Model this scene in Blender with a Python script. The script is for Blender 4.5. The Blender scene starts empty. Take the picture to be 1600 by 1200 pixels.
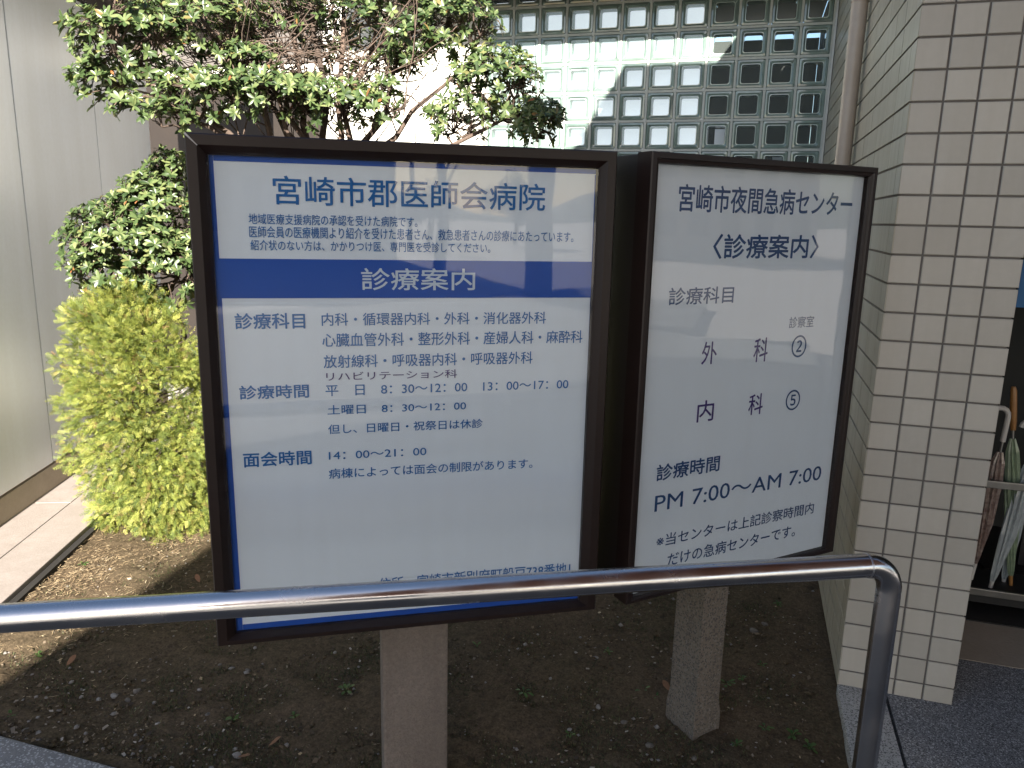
import bpy, bmesh, math, random
import numpy as np
from mathutils import Vector, Matrix

# ------------------------------------------------------------------ camera, sky, sun
sc = bpy.context.scene
COL = sc.collection
HC = 1.62                                   # eye height above the porch floor
FPX, PITCH, ROLL = 1200.0, math.radians(12.25), math.radians(1.28)
_f = np.array([0, math.cos(PITCH), -math.sin(PITCH)])
_u0 = np.array([0, math.sin(PITCH), math.cos(PITCH)]); _r0 = np.array([1.0, 0, 0])
_r = _r0 * math.cos(ROLL) + _u0 * math.sin(ROLL)
_u = _u0 * math.cos(ROLL) - _r0 * math.sin(ROLL)
cam = bpy.data.cameras.new('camera'); cam_o = bpy.data.objects.new('camera', cam); COL.objects.link(cam_o)
cam.sensor_fit = 'HORIZONTAL'; cam.sensor_width = 36.0; cam.lens = 36.0 * FPX / 1600.0
cam.clip_start = 0.05; cam.clip_end = 3000
cam_o.matrix_world = Matrix(((_r[0], _u[0], -_f[0], 0), (_r[1], _u[1], -_f[1], 0), (_r[2], _u[2], -_f[2], HC), (0, 0, 0, 1)))
sc.camera = cam_o

SUN_EL, SUN_YAW = math.radians(28.0), math.radians(-6.0)   # light travels towards yaw -6 (left of straight ahead)
world = bpy.data.worlds.new('World'); sc.world = world; world.use_nodes = True
nt = world.node_tree; bg = nt.nodes['Background']
sky = nt.nodes.new('ShaderNodeTexSky'); sky.sky_type = 'NISHITA'; sky.sun_disc = False
sky.sun_elevation = SUN_EL; sky.sun_rotation = SUN_YAW + math.pi
sky.air_density = 1.0; sky.dust_density = 1.2; sky.ozone_density = 1.0
nt.links.new(sky.outputs[0], bg.inputs[0]); bg.inputs[1].default_value = 0.058
sl = bpy.data.lights.new('sun', 'SUN'); sl.energy = 5.0; sl.angle = math.radians(0.5); sl.color = (1.0, 0.94, 0.84)
sun_o = bpy.data.objects.new('sun', sl); COL.objects.link(sun_o)
_tr = Vector((math.sin(SUN_YAW) * math.cos(SUN_EL), math.cos(SUN_YAW) * math.cos(SUN_EL), -math.sin(SUN_EL)))
sun_o.rotation_euler = _tr.to_track_quat('-Z', 'Y').to_euler(); sun_o.location = (4, -12, 9)
sc.view_settings.view_transform = 'Standard'; sc.view_settings.look = 'None'
sc.view_settings.gamma = 1.0; sc.view_settings.exposure = 2.02
sc.render.engine = 'CYCLES'; sc.cycles.use_denoising = True
sc.cycles.max_bounces = 10; sc.cycles.transparent_max_bounces = 12; sc.cycles.caustics_reflective = False; sc.cycles.caustics_refractive = False
sc.cycles.sample_clamp_indirect = 6.0

# ------------------------------------------------------------------ helpers
rng = random.Random(7); NR = np.random.default_rng(11)
YP, YL, Y1, Y2 = 16.8, -5.9, -13.4, -28.0    # headings of pillar / wing wall / left sign / right sign

def ray(x, y):
    return _f + _r * ((x - 800) / FPX) - _u * ((y - 600) / FPX)
def at(x, y, Y):                             # world point at forward distance Y
    d = ray(x, y); return Vector(tuple(d * (Y / d[1]) + np.array([0, 0, HC])))
def at_ground(x, y, z=0.0):
    d = ray(x, y); return Vector(tuple(d * ((z - HC) / d[2]) + np.array([0, 0, HC])))
def axes(yaw):
    a = math.radians(yaw); return np.array([math.cos(a), -math.sin(a), 0]), np.array([math.sin(a), math.cos(a), 0])
def w(yaw, p):                               # frame (right, depth, z) to world
    r, d = axes(yaw); q = r * p[0] + d * p[1]; return Vector((q[0], q[1], p[2]))
def fr(yaw, P):
    r, d = axes(yaw); P = np.array(P); return (float(P @ r), float(P @ d), float(P[2]))
def uv_on(yaw, depth, x, y):                 # where the sight line through a photo point meets a sign's face
    r, d = axes(yaw); q = ray(x, y); q = q * (depth / (q @ d)); return float(q @ r), float(q[2] + HC)

class MB:
    def __init__(s): s.v = []; s.f = []; s.m = []; s.sm = []
    def face(s, pts, m=0, smooth=False):
        n = len(s.v); s.v += [tuple(p) for p in pts]; s.f.append(tuple(range(n, n + len(pts)))); s.m.append(m); s.sm.append(smooth)
    def raw(s, v, f, m=0, smooth=False):
        n = len(s.v); s.v += [tuple(p) for p in v]
        for q in f: s.f.append(tuple(i + n for i in q)); s.m.append(m); s.sm.append(smooth)
    def box(s, a, b, m=0, ch=0.0):
        x0, y0, z0 = a; x1, y1, z1 = b
        if ch <= 0:
            v = [(x0,y0,z0),(x1,y0,z0),(x1,y1,z0),(x0,y1,z0),(x0,y0,z1),(x1,y0,z1),(x1,y1,z1),(x0,y1,z1)]
            s.raw(v, [(0,3,2,1),(4,5,6,7),(0,1,5,4),(1,2,6,5),(2,3,7,6),(3,0,4,7)], m)
        else:
            bm = bmesh.new(); bmesh.ops.create_cube(bm, size=1.0)
            for q in bm.verts:
                q.co = Vector(((x0+x1)/2 + q.co.x*(x1-x0), (y0+y1)/2 + q.co.y*(y1-y0), (z0+z1)/2 + q.co.z*(z1-z0)))
            bmesh.ops.bevel(bm, geom=list(bm.edges), offset=ch, segments=2, profile=0.6, affect='EDGES')
            bm.verts.index_update()
            s.raw([q.co[:] for q in bm.verts], [[k.index for k in g.verts] for g in bm.faces], m); bm.free()
    def tube(s, pts, rad, n=8, m=0, caps=True):
        pts = [Vector(p) for p in pts]
        if not hasattr(rad, '__len__'): rad = [rad] * len(pts)
        base = len(s.v); up = None
        for i, p in enumerate(pts):
            t = (pts[min(i+1, len(pts)-1)] - pts[max(i-1, 0)])
            if t.length < 1e-9: t = Vector((0,0,1))
            t.normalize()
            if up is None:
                up = Vector((0,0,1)) if abs(t.z) < 0.9 else Vector((1,0,0))
            up = (up - t * up.dot(t))
            if up.length < 1e-6: up = t.orthogonal()
            up.normalize(); sd = t.cross(up)
            for k in range(n):
                a = 2*math.pi*k/n; s.v.append(tuple(p + (up*math.cos(a) + sd*math.sin(a)) * rad[i]))
        for i in range(len(pts)-1):
            for k in range(n):
                a = base+i*n+k; b = base+i*n+(k+1) % n
                s.f.append((a, b, b+n, a+n)); s.m.append(m); s.sm.append(True)
        if caps:
            e = base+(len(pts)-1)*n; a = s.v[base:base+n]; b = s.v[e:e+n]
            s.face(a[::-1], m); s.face(b, m)
    def build(s, name, mats, parent=None, yaw=0.0, base=(0,0,0)):
        me = bpy.data.meshes.new(name)
        b = np.array(base); vv = np.array(s.v, dtype=float).reshape(-1, 3) - b
        me.from_pydata(vv.tolist(), [], s.f)
        if not isinstance(mats, (list, tuple)): mats = [mats]
        for mm in mats: me.materials.append(mm)
        me.polygons.foreach_set('material_index', s.m); me.polygons.foreach_set('use_smooth', s.sm)
        me.update()
        o = bpy.data.objects.new(name, me); COL.objects.link(o)
        if parent is not None: o.parent = parent
        else: o.location = w(yaw, base); o.rotation_euler = (0, 0, -math.radians(yaw))
        return o

def tag(o, label=None, cat=None, group=None, kind=None):
    if label: o['label'] = label
    if cat: o['category'] = cat
    if group: o['group'] = group
    if kind: o['kind'] = kind
    return o
def empty(name, yaw, base, label, cat, group=None):
    o = bpy.data.objects.new(name, None); COL.objects.link(o); o.empty_display_size = 0.1
    o.location = w(yaw, base); o.rotation_euler = (0, 0, -math.radians(yaw)); return tag(o, label, cat, group)

# ------------------------------------------------------------------ materials
def mat(name, col, rough=0.6, metal=0.0, noise=None, bump=None, spec=0.5, island=0.0, speck=None):
    """noise=(scale, amount 0..1, colour2); bump=(scale, strength); island=brightness spread per loose piece; speck=(scale, colour, threshold)"""
    m = bpy.data.materials.new(name); m.use_nodes = True; n = m.node_tree.nodes; L = m.node_tree.links
    b = n['Principled BSDF']; b.inputs['Roughness'].default_value = rough; b.inputs['Metallic'].default_value = metal
    b.inputs['Specular IOR Level'].default_value = spec
    tc = n.new('ShaderNodeTexCoord')
    rgb = n.new('ShaderNodeRGB'); rgb.outputs[0].default_value = (*col, 1); cur = rgb.outputs[0]
    def mix(a, bcol, fac, mode='MIX'):
        x = n.new('ShaderNodeMix'); x.data_type = 'RGBA'; x.blend_type = mode
        L.new(a, x.inputs[6])
        if isinstance(bcol, tuple): x.inputs[7].default_value = (*bcol, 1)
        else: L.new(bcol, x.inputs[7])
        if isinstance(fac, (int, float)): x.inputs[0].default_value = fac
        else: L.new(fac, x.inputs[0])
        return x.outputs[2]
    for ns in ([noise] if noise and not isinstance(noise[0], (tuple, list)) else (noise or [])):
        t = n.new('ShaderNodeTexNoise'); t.inputs['Scale'].default_value = ns[0]; t.inputs['Detail'].default_value = 6; t.inputs['Roughness'].default_value = 0.6
        if len(ns) > 3:
            mp = n.new('ShaderNodeMapping'); mp.inputs['Scale'].default_value = (1, 1, ns[3]); L.new(tc.outputs['Object'], mp.inputs['Vector']); L.new(mp.outputs[0], t.inputs['Vector'])
        else: L.new(tc.outputs['Object'], t.inputs['Vector'])
        r = n.new('ShaderNodeMapRange'); r.inputs[1].default_value = 0.36; r.inputs[2].default_value = 0.66; r.inputs[4].default_value = ns[1]
        L.new(t.outputs[0], r.inputs[0]); cur = mix(cur, ns[2], r.outputs[0])
    for sp in ([speck] if speck and not isinstance(speck[0], (tuple, list)) else (speck or [])):
        t = n.new('ShaderNodeTexVoronoi'); t.inputs['Scale'].default_value = sp[0]; L.new(tc.outputs['Object'], t.inputs['Vector'])
        sx = n.new('ShaderNodeSeparateColor'); L.new(t.outputs['Color'], sx.inputs[0])
        r = n.new('ShaderNodeMath'); r.operation = 'LESS_THAN'; r.inputs[1].default_value = sp[2]; L.new(sx.outputs[0], r.inputs[0])
        cur = mix(cur, sp[1], r.outputs[0])
    if island:
        g = n.new('ShaderNodeNewGeometry'); r = n.new('ShaderNodeMapRange'); r.inputs[3].default_value = 1 - island; r.inputs[4].default_value = 1 + island
        L.new(g.outputs['Random Per Island'], r.inputs[0])
        v = n.new('ShaderNodeVectorMath'); v.operation = 'SCALE'; L.new(cur, v.inputs[0]); L.new(r.outputs[0], v.inputs['Scale']); cur = v.outputs[0]
    L.new(cur, b.inputs['Base Color'])
    if bump:
        t = n.new('ShaderNodeTexNoise'); t.inputs['Scale'].default_value = bump[0]; t.inputs['Detail'].default_value = 5
        L.new(tc.outputs['Object'], t.inputs['Vector'])
        p = n.new('ShaderNodeBump'); p.inputs['Strength'].default_value = bump[1]; p.inputs['Distance'].default_value = 0.004
        L.new(t.outputs[0], p.inputs['Height']); L.new(p.outputs[0], b.inputs['Normal'])
    return m

def leaf_mat(name, ramp, rough=0.4, trans=0.3):
    m = bpy.data.materials.new(name); m.use_nodes = True; n = m.node_tree.nodes; L = m.node_tree.links
    b = n['Principled BSDF']; b.inputs['Roughness'].default_value = rough
    g = n.new('ShaderNodeNewGeometry'); cr = n.new('ShaderNodeValToRGB'); e = cr.color_ramp.elements
    while len(e) < len(ramp): e.new(0.5)
    for q, (p, c) in zip(e, ramp): q.position = p; q.color = (*c, 1)
    L.new(g.outputs['Random Per Island'], cr.inputs[0]); L.new(cr.outputs[0], b.inputs['Base Color'])
    tr = n.new('ShaderNodeBsdfTranslucent'); mx = n.new('ShaderNodeMixShader'); mx.inputs[0].default_value = trans
    v = n.new('ShaderNodeVectorMath'); v.operation = 'MULTIPLY'; v.inputs[1].default_value = (1.1, 1.15, 0.6); L.new(cr.outputs[0], v.inputs[0]); L.new(v.outputs[0], tr.inputs[0])
    L.new(b.outputs[0], mx.inputs[1]); L.new(tr.outputs[0], mx.inputs[2]); L.new(mx.outputs[0], n['Material Output'].inputs[0])
    return m

def glass_mat(name, tint, rough=0.02, ior=1.5, wave=0.0, haze=0.0):
    m = bpy.data.materials.new(name); m.use_nodes = True; n = m.node_tree.nodes; L = m.node_tree.links
    n.remove(n['Principled BSDF'])
    t = n.new('ShaderNodeBsdfTransparent'); t.inputs[0].default_value = (*tint, 1)
    g = n.new('ShaderNodeBsdfGlossy'); g.inputs['Roughness'].default_value = rough
    f = n.new('ShaderNodeFresnel'); f.inputs[0].default_value = ior
    mx = n.new('ShaderNodeMixShader'); L.new(g.outputs[0], mx.inputs[2])
    ge = n.new('ShaderNodeNewGeometry'); fm = n.new('ShaderNodeMath'); fm.operation = 'MULTIPLY_ADD'; fm.inputs[1].default_value = -1; fm.inputs[2].default_value = 1
    L.new(ge.outputs['Backfacing'], fm.inputs[0]); fp = n.new('ShaderNodeMath'); fp.operation = 'MULTIPLY'
    L.new(f.outputs[0], fp.inputs[0]); L.new(fm.outputs[0], fp.inputs[1]); L.new(fp.outputs[0], mx.inputs[0])
    if haze:
        d = n.new('ShaderNodeBsdfDiffuse'); d.inputs[0].default_value = (0.62, 0.72, 0.68, 1)
        m2 = n.new('ShaderNodeMixShader'); m2.inputs[0].default_value = haze; L.new(t.outputs[0], m2.inputs[1]); L.new(d.outputs[0], m2.inputs[2]); L.new(m2.outputs[0], mx.inputs[1])
    else: L.new(t.outputs[0], mx.inputs[1])
    if wave:
        tc = n.new('ShaderNodeTexCoord'); q = n.new('ShaderNodeTexNoise'); q.inputs['Scale'].default_value = 3.5; L.new(tc.outputs['Object'], q.inputs['Vector'])
        p = n.new('ShaderNodeBump'); p.inputs['Strength'].default_value = wave; p.inputs['Distance'].default_value = 0.01
        L.new(q.outputs[0], p.inputs['Height']); L.new(p.outputs[0], g.inputs['Normal']); L.new(p.outputs[0], f.inputs['Normal'])
    L.new(mx.outputs[0], n['Material Output'].inputs[0]); return m

M = {}
M['soil'] = mat('soil', (0.105, 0.074, 0.048), 0.95, noise=[(9, .85, (0.14, 0.10, 0.064)), (2.2, .7, (0.055, 0.052, 0.026)), (28, .5, (0.045, 0.032, 0.02)), (60, .6, (0.19, 0.14, 0.088)), (150, .65, (0.035, 0.025, 0.017))], bump=(70, 1.0), spec=.1)
M['porch'] = mat('porch_stone', (0.20, 0.20, 0.205), 0.8, noise=(5, .5, (0.165, 0.165, 0.17)), speck=[(260, (0.42, 0.42, 0.42), .22), (330, (0.06, 0.06, 0.063), .25)], bump=(220, .5))
M['granite'] = mat('granite', (0.36, 0.355, 0.34), 0.8, noise=(6, .5, (0.30, 0.30, 0.285)), speck=[(240, (0.42, 0.41, 0.40), .25), (300, (0.10, 0.10, 0.10), .22)], bump=(200, .5))
M['concrete'] = mat('concrete', (0.33, 0.285, 0.26), 0.85, noise=[(3, .7, (0.28, 0.24, 0.215)), (12, .4, (0.24, 0.205, 0.18)), (60, .4, (0.22, 0.185, 0.165))], bump=(120, .35))
M['kerb_concrete'] = mat('kerb_concrete', (0.2, 0.2, 0.205), 0.9, noise=(14, .6, (0.14, 0.14, 0.145)), speck=(200, (0.36, 0.36, 0.37), .2), bump=(140, .9))
M['asphalt'] = mat('asphalt', (0.11, 0.105, 0.10), 0.9, noise=(2, .5, (0.13, 0.125, 0.12)), bump=(80, .6))
M['forecourt'] = mat('forecourt_paving', (0.46, 0.42, 0.39), 0.9, noise=(0.8, .5, (0.40, 0.37, 0.34)))
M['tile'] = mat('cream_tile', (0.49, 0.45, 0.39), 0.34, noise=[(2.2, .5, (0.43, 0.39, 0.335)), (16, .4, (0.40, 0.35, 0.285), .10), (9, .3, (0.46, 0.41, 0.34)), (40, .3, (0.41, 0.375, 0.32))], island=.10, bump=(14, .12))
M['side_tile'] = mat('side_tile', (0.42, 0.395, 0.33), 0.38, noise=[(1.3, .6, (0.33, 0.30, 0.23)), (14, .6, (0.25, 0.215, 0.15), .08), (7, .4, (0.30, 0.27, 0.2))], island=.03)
M['grout'] = mat('grout', (0.175, 0.155, 0.14), 0.95, noise=[(20, .5, (0.22, 0.2, 0.175)), (4, .6, (0.10, 0.09, 0.08))])
M['frame'] = mat('brown_aluminium', (0.015, 0.008, 0.0065), 0.40, metal=.0, noise=[(7, .5, (0.023, 0.012, 0.0095)), (40, .3, (0.013, 0.007, 0.006))], spec=.3, bump=(30, .04))
M['cabinet'] = mat('cabinet_paint', (0.014, 0.010, 0.009), 0.5, noise=(8, .5, (0.02, 0.014, 0.012)))
M['white_panel'] = mat('white_acrylic', (0.78, 0.82, 0.885), 0.6, noise=[(1.6, .4, (0.735, 0.775, 0.85)), (26, .16, (0.66, 0.68, 0.71), .05), (5, .15, (0.70, 0.72, 0.76)), (45, .12, (0.68, 0.71, 0.77))], spec=.2)
M['blue'] = mat('blue_film', (0.020, 0.085, 0.40), 0.5, noise=(3, .4, (0.017, 0.07, 0.35)), spec=.2)
M['ink'] = mat('blue_lettering', (0.018, 0.13, 0.38), 0.55, noise=(6, .5, (0.035, 0.165, 0.43)), spec=.2)
M['ink_dark'] = mat('navy_lettering', (0.016, 0.055, 0.17), 0.55, noise=(6, .5, (0.022, 0.08, 0.20)), spec=.2)
M['ink_violet'] = mat('violet_lettering', (0.055, 0.03, 0.16), 0.55, spec=.2)
M['ink_white'] = mat('pale_lettering', (0.60, 0.66, 0.74), 0.55, spec=.2)
M['sheet'] = glass_mat('clear_sheet', (0.96, 0.97, 0.97), 0.022, 1.62, wave=.06)
M['bare_metal'] = mat('bare_metal', (0.6, 0.6, 0.64), 0.3, metal=.9, noise=(60, .5, (0.35, 0.34, 0.35)))
M['post'] = mat('post_stone', (0.25, 0.20, 0.165), 0.88, noise=[(4, .6, (0.19, 0.15, 0.12)), (14, .5, (0.14, 0.108, 0.085), .15), (120, .5, (0.11, 0.09, 0.078))], bump=(190, 1.0))
M['post_rough'] = mat('post_aggregate', (0.185, 0.15, 0.12), 0.9, noise=[(5, .5, (0.14, 0.115, 0.09)), (9, .5, (0.10, 0.08, 0.06), .2)], speck=[(190, (0.19, 0.165, 0.14), .2), (230, (0.085, 0.074, 0.062), .22)], bump=(150, 1.0))
M['steel'] = mat('stainless_steel', (0.62, 0.60, 0.60), 0.19, metal=1.0, noise=(25, .3, (0.54, 0.52, 0.52)), bump=(120, .03))
_n = M['steel'].node_tree; _t = _n.nodes.new('ShaderNodeTexNoise'); _t.inputs['Scale'].default_value = 9; _t.inputs['Detail'].default_value = 8
_c = _n.nodes.new('ShaderNodeTexCoord'); _m = _n.nodes.new('ShaderNodeMapRange'); _m.inputs[1].default_value = .35; _m.inputs[2].default_value = .7; _m.inputs[3].default_value = .13; _m.inputs[4].default_value = .32
_n.links.new(_c.outputs['Object'], _t.inputs['Vector']); _n.links.new(_t.outputs[0], _m.inputs[0]); _n.links.new(_m.outputs[0], _n.nodes['Principled BSDF'].inputs['Roughness'])
M['panel_metal'] = mat('aluminium_panel', (0.82, 0.85, 0.91), 0.30, metal=.1, noise=[(1.1, .6, (0.74, 0.765, 0.80)), (9, .35, (0.66, 0.67, 0.67), .06), (40, .15, (0.62, 0.62, 0.60)), (0.5, .5, (0.86, 0.89, 0.95))], bump=(4, .05))
M['joint'] = mat('dark_joint', (0.015, 0.013, 0.012), 0.9, noise=(20, .3, (0.03, 0.025, 0.02)))
M['plinth'] = mat('plinth_stone', (0.36, 0.30, 0.235), 0.8, noise=[(5, .5, (0.30, 0.25, 0.19)), (50, .3, (0.26, 0.22, 0.17))], bump=(90, .4))
M['brown_trim'] = mat('brown_trim', (0.022, 0.015, 0.011), 0.7, noise=(9, .5, (0.015, 0.011, 0.009)))
M['soffit'] = mat('soffit_paint', (0.13, 0.115, 0.105), 0.8, noise=(3, .5, (0.11, 0.095, 0.085)))
M['canopy_soffit'] = mat('canopy_soffit', (0.20, 0.085, 0.055), 0.7, noise=(5, .5, (0.16, 0.07, 0.045)))
M['white_wall'] = mat('white_render', (0.80, 0.775, 0.70), 0.85, noise=[(2, .4, (0.74, 0.71, 0.64)), (70, .2, (0.7, 0.67, 0.6))], bump=(110, .4))
M['mortar'] = mat('block_mortar', (0.58, 0.60, 0.56), 0.85, noise=[(5, .5, (0.48, 0.51, 0.47)), (11, .4, (0.36, 0.38, 0.34), .3), (60, .3, (0.42, 0.45, 0.42))], bump=(120, .3))
M['rim'] = mat('block_rim_glass', (0.19, 0.26, 0.23), 0.07, noise=(9, .6, (0.095, 0.14, 0.12)), spec=.9, island=.3)
M['lip'] = mat('block_lip_glass', (0.48, 0.56, 0.52), 0.06, noise=(14, .6, (0.30, 0.38, 0.35)), spec=.9)
M['pane'] = glass_mat('block_pane', (0.86, 0.93, 0.91), 0.03, 1.75, wave=.5, haze=.10)
M['blind'] = mat('white_fitting', (0.84, 0.84, 0.90), 0.8, noise=(2.2, .3, (0.76, 0.76, 0.83)))
M['glow_blind'] = mat('glowing_blind', (0.84, 0.84, 0.90), 0.8, noise=(2.2, .3, (0.76, 0.76, 0.83)))
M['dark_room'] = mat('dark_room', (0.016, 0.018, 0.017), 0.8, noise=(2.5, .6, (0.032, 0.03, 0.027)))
M['pipe'] = mat('pipe_paint', (0.43, 0.35, 0.275), 0.4, noise=[(3, .6, (0.35, 0.26, 0.195)), (18, .4, (0.48, 0.40, 0.33))])
M['grey_metal'] = mat('grey_edge', (0.36, 0.38, 0.38), 0.4, metal=.6, noise=(9, .4, (0.30, 0.31, 0.31)))
M['bark'] = mat('bark', (0.085, 0.056, 0.042), 0.9, noise=[(30, .7, (0.04, 0.027, 0.02)), (90, .4, (0.20, 0.15, 0.12))], island=.45)
M['leaf'] = leaf_mat('glossy_leaf', [(0, (0.028, 0.050, 0.018)), (.4, (0.062, 0.098, 0.034)), (.75, (0.12, 0.16, 0.06)), (.96, (0.20, 0.225, 0.095)), (.992, (0.17, 0.14, 0.05)), (1, (0.30, 0.12, 0.05))], 0.33, .2)
M['gold'] = leaf_mat('golden_spray', [(0, (0.06, 0.095, 0.024)), (.3, (0.16, 0.205, 0.045)), (.6, (0.27, 0.305, 0.062)), (.85, (0.37, 0.39, 0.09)), (.93, (0.46, 0.45, 0.13)), (1, (0.20, 0.11, 0.05))], 0.6, .35)
M['litter'] = leaf_mat('litter', [(0, (0.030, 0.020, 0.013)), (.5, (0.085, 0.06, 0.037)), (.8, (0.17, 0.125, 0.08)), (.94, (0.25, 0.20, 0.15)), (1, (0.42, 0.38, 0.33))], 0.85, .05)
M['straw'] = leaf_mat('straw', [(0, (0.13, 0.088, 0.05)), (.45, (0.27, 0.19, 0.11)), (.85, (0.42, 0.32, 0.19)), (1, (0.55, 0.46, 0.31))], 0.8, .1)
M['moss'] = leaf_mat('darkening_moss_blade', [(0, (0.018, 0.022, 0.009)), (.6, (0.044, 0.058, 0.018)), (.93, (0.09, 0.105, 0.035)), (1, (0.16, 0.15, 0.07))], 0.7, .2)
M['weed'] = leaf_mat('weed_leaf', [(0, (0.035, 0.085, 0.02)), (.7, (0.07, 0.14, 0.03)), (1, (0.15, 0.2, 0.05))], 0.5, .3)
M['stone'] = mat('pebble', (0.15, 0.13, 0.112), 0.9, noise=(60, .8, (0.07, 0.06, 0.05)), bump=(120, 1.0))
M['pale_stone'] = mat('pale_pebble', (0.27, 0.245, 0.22), 0.9, noise=(60, .8, (0.15, 0.13, 0.115)), bump=(120, 1.0))
M['dry_leaf'] = mat('dry_leaf', (0.24, 0.12, 0.06), 0.8, noise=(25, .7, (0.13, 0.06, 0.03)))
M['stand_metal'] = mat('stand_metal', (0.30, 0.29, 0.27), 0.35, metal=.8, noise=(20, .4, (0.2, 0.19, 0.18)))
M['black'] = mat('black_paint', (0.012, 0.011, 0.011), 0.55, noise=(9, .4, (0.02, 0.018, 0.017)))
M['clear_vinyl'] = mat('pale_vinyl', (0.42, 0.45, 0.45), 0.2, noise=(30, .7, (0.28, 0.31, 0.31)), spec=.8)
M['green_vinyl'] = mat('green_vinyl', (0.27, 0.33, 0.22), 0.25, noise=(30, .7, (0.15, 0.2, 0.12)), spec=.8)
M['brown_vinyl'] = mat('brown_vinyl', (0.16, 0.10, 0.085), 0.2, noise=(40, .8, (0.42, 0.34, 0.29)), spec=.8)
M['wood'] = mat('orange_wood', (0.36, 0.17, 0.05), 0.4, noise=(25, .6, (0.26, 0.11, 0.03)))
M['pale_plastic'] = mat('pale_plastic', (0.55, 0.52, 0.48), 0.35, noise=(10, .4, (0.45, 0.43, 0.4)))
M['board_blue'] = mat('board_blue', (0.015, 0.14, 0.36), 0.5, noise=(8, .4, (0.012, 0.11, 0.3)))
M['far_wall'] = mat('far_wall', (0.30, 0.28, 0.26), 0.85, noise=(0.5, .5, (0.26, 0.24, 0.22)))
M['far_window'] = mat('far_window', (0.03, 0.035, 0.04), 0.15)
M['far_beige'] = mat('far_beige', (0.52, 0.46, 0.40), 0.85, noise=(0.5, .5, (0.46, 0.40, 0.34)))
M['hill'] = mat('hill_green', (0.055, 0.075, 0.05), 0.95, noise=(0.05, .7, (0.08, 0.095, 0.07)))
M['far_leaf'] = leaf_mat('far_leaf', [(0, (0.03, 0.05, 0.015)), (1, (0.07, 0.10, 0.03))], 0.6, .2)

_b = M['glow_blind'].node_tree.nodes['Principled BSDF']            # glow added to the blind, standing in for a bright room behind
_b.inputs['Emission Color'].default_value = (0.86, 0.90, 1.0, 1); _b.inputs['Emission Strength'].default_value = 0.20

# ------------------------------------------------------------------ ground and setting
GD = 5.88                                    # depth of the glass block wall
def slab(name, yaw, rects, z0, z1, m, ch=0.0):
    mb = MB()
    for (r0, d0, r1, d1) in rects: mb.box((r0, d0, z0), (r1, d1, z1), 0, ch)
    return tag(mb.build(name, m, yaw=yaw), kind='structure')

mb = MB(); mb.box((-400, -500, -0.6), (400, 300, -0.14)); tag(mb.build('ground', M['forecourt'], yaw=YP), kind='structure')
slab('driveway', YP, [(-14, -9.0, 14, 1.38)], -0.13, -0.012, M['asphalt'])
slab('porch_floor', YP, [(0.592, 1.385, 9, 3.06)], -0.13, -0.002, M['porch'])
slab('threshold', YP, [(0.82, 3.062, 5, 3.40)], -0.13, -0.0005, M['plinth'])
slab('entrance_floor', YP, [(0.82, 3.402, 5, 5.9)], -0.13, 0.004, M['black'])
slab('kerb', YP, [(0.427, 1.57, 0.581, 2.722)], -0.2, 0.004, M['granite'], .006)
slab('front_kerb', YP, [(-5.0 + 1.2*k, 1.385, -5.0 + 1.2*k + 1.19, 1.565) for k in range(5)] + [(1.0, 1.2, 1.01, 1.21)], -0.2, 0.0, M['kerb_concrete'], .01)

# soil bed: one sheet with real lumps
def soil_z(r, d):
    return -0.04 + 0.012*math.sin(2.1*r+1.3*d) * math.cos(1.7*d-0.6*r) + 0.006*math.sin(7*r+3*d)*math.sin(6*d-4*r)
mb = MB(); R0, R1, D0, D1, N1, N2 = -4.2, 0.445, 1.567, 6.2, 200, 200
nz = NR.normal(0, 0.0032, (N2+1, N1+1))
for _k, _a in ((3, .0035), (8, .0045)):
    g = np.kron(NR.normal(0, _a, (N2//_k+2, N1//_k+2)), np.ones((_k, _k)))[:N2+1, :N1+1]
    for _ in range(_k): g = (g + np.roll(g, 1, 0) + np.roll(g, 1, 1) + np.roll(g, -1, 0) + np.roll(g, -1, 1))/5
    nz += g*1.6
vs = []; fs = []
for j in range(N2+1):
    for i in range(N1+1):
        r = R0+(R1-R0)*i/N1; d = D0+(D1-D0)*(j/N2)**1.3
        vs.append((r, d, soil_z(r, d)+nz[j, i]))
for j in range(N2):
    for i in range(N1):
        a = j*(N1+1)+i; fs.append((a, a+1, a+N1+2, a+N1+1))
mb.raw(vs, fs, 0, True); tag(mb.build('soil_bed', M['soil'], yaw=YP), kind='structure')

# left paving strip along the wing wall
mb = MB(); d = 1.2
while d < 6.6:
    mb.box((-2.030, d, -0.2), (-1.80, d+1.795, 0.0), 0, .004); d += 1.8
d = 0.7
while d < 6.6:
    mb.box((-2.27, d, -0.2), (-2.036, d+1.795, 0.0), 0, .004); d += 1.8
mb.box((-1.797, 1.2, -0.2), (-1.765, 6.5, -0.022), 1)
tag(mb.build('paving', [M['concrete'], M['joint']], yaw=YL), kind='structure')

# ------------------------------------------------------------------ left wing wall
e = empty('panelled_wall', YL, (-2.25, 4.0, 0), 'pale grey metal panelled wall with thin dark vertical joints beside the paving strip', 'wall')
B0 = (-2.25, 4.0, 0)
for k in range(-2, 4):
    a = 4.556 + 1.019*k; b = min(a + 1.006, 6.56)
    if a > 6.5: break
    p = MB(); p.box((-2.26, a, 0.158), (-2.225, b, 2.885), 0, .003); p.build('metal_panel', M['panel_metal'], e, base=B0)
p = MB(); p.box((-2.40, 2.4, 0.14), (-2.262, 6.56, 2.9)); p.build('backing', M['joint'], e, base=B0)
p = MB(); p.box((-2.40, 2.4, -0.1), (-2.235, 6.56, 0.137), 0, .003); p.build('plinth', M['plinth'], e, base=B0)
p = MB(); p.box((-2.5, 3.9, 2.89), (-2.19, 6.7, 2.96), 0, .004); p.build('trim', M['brown_trim'], e, base=B0)
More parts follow.
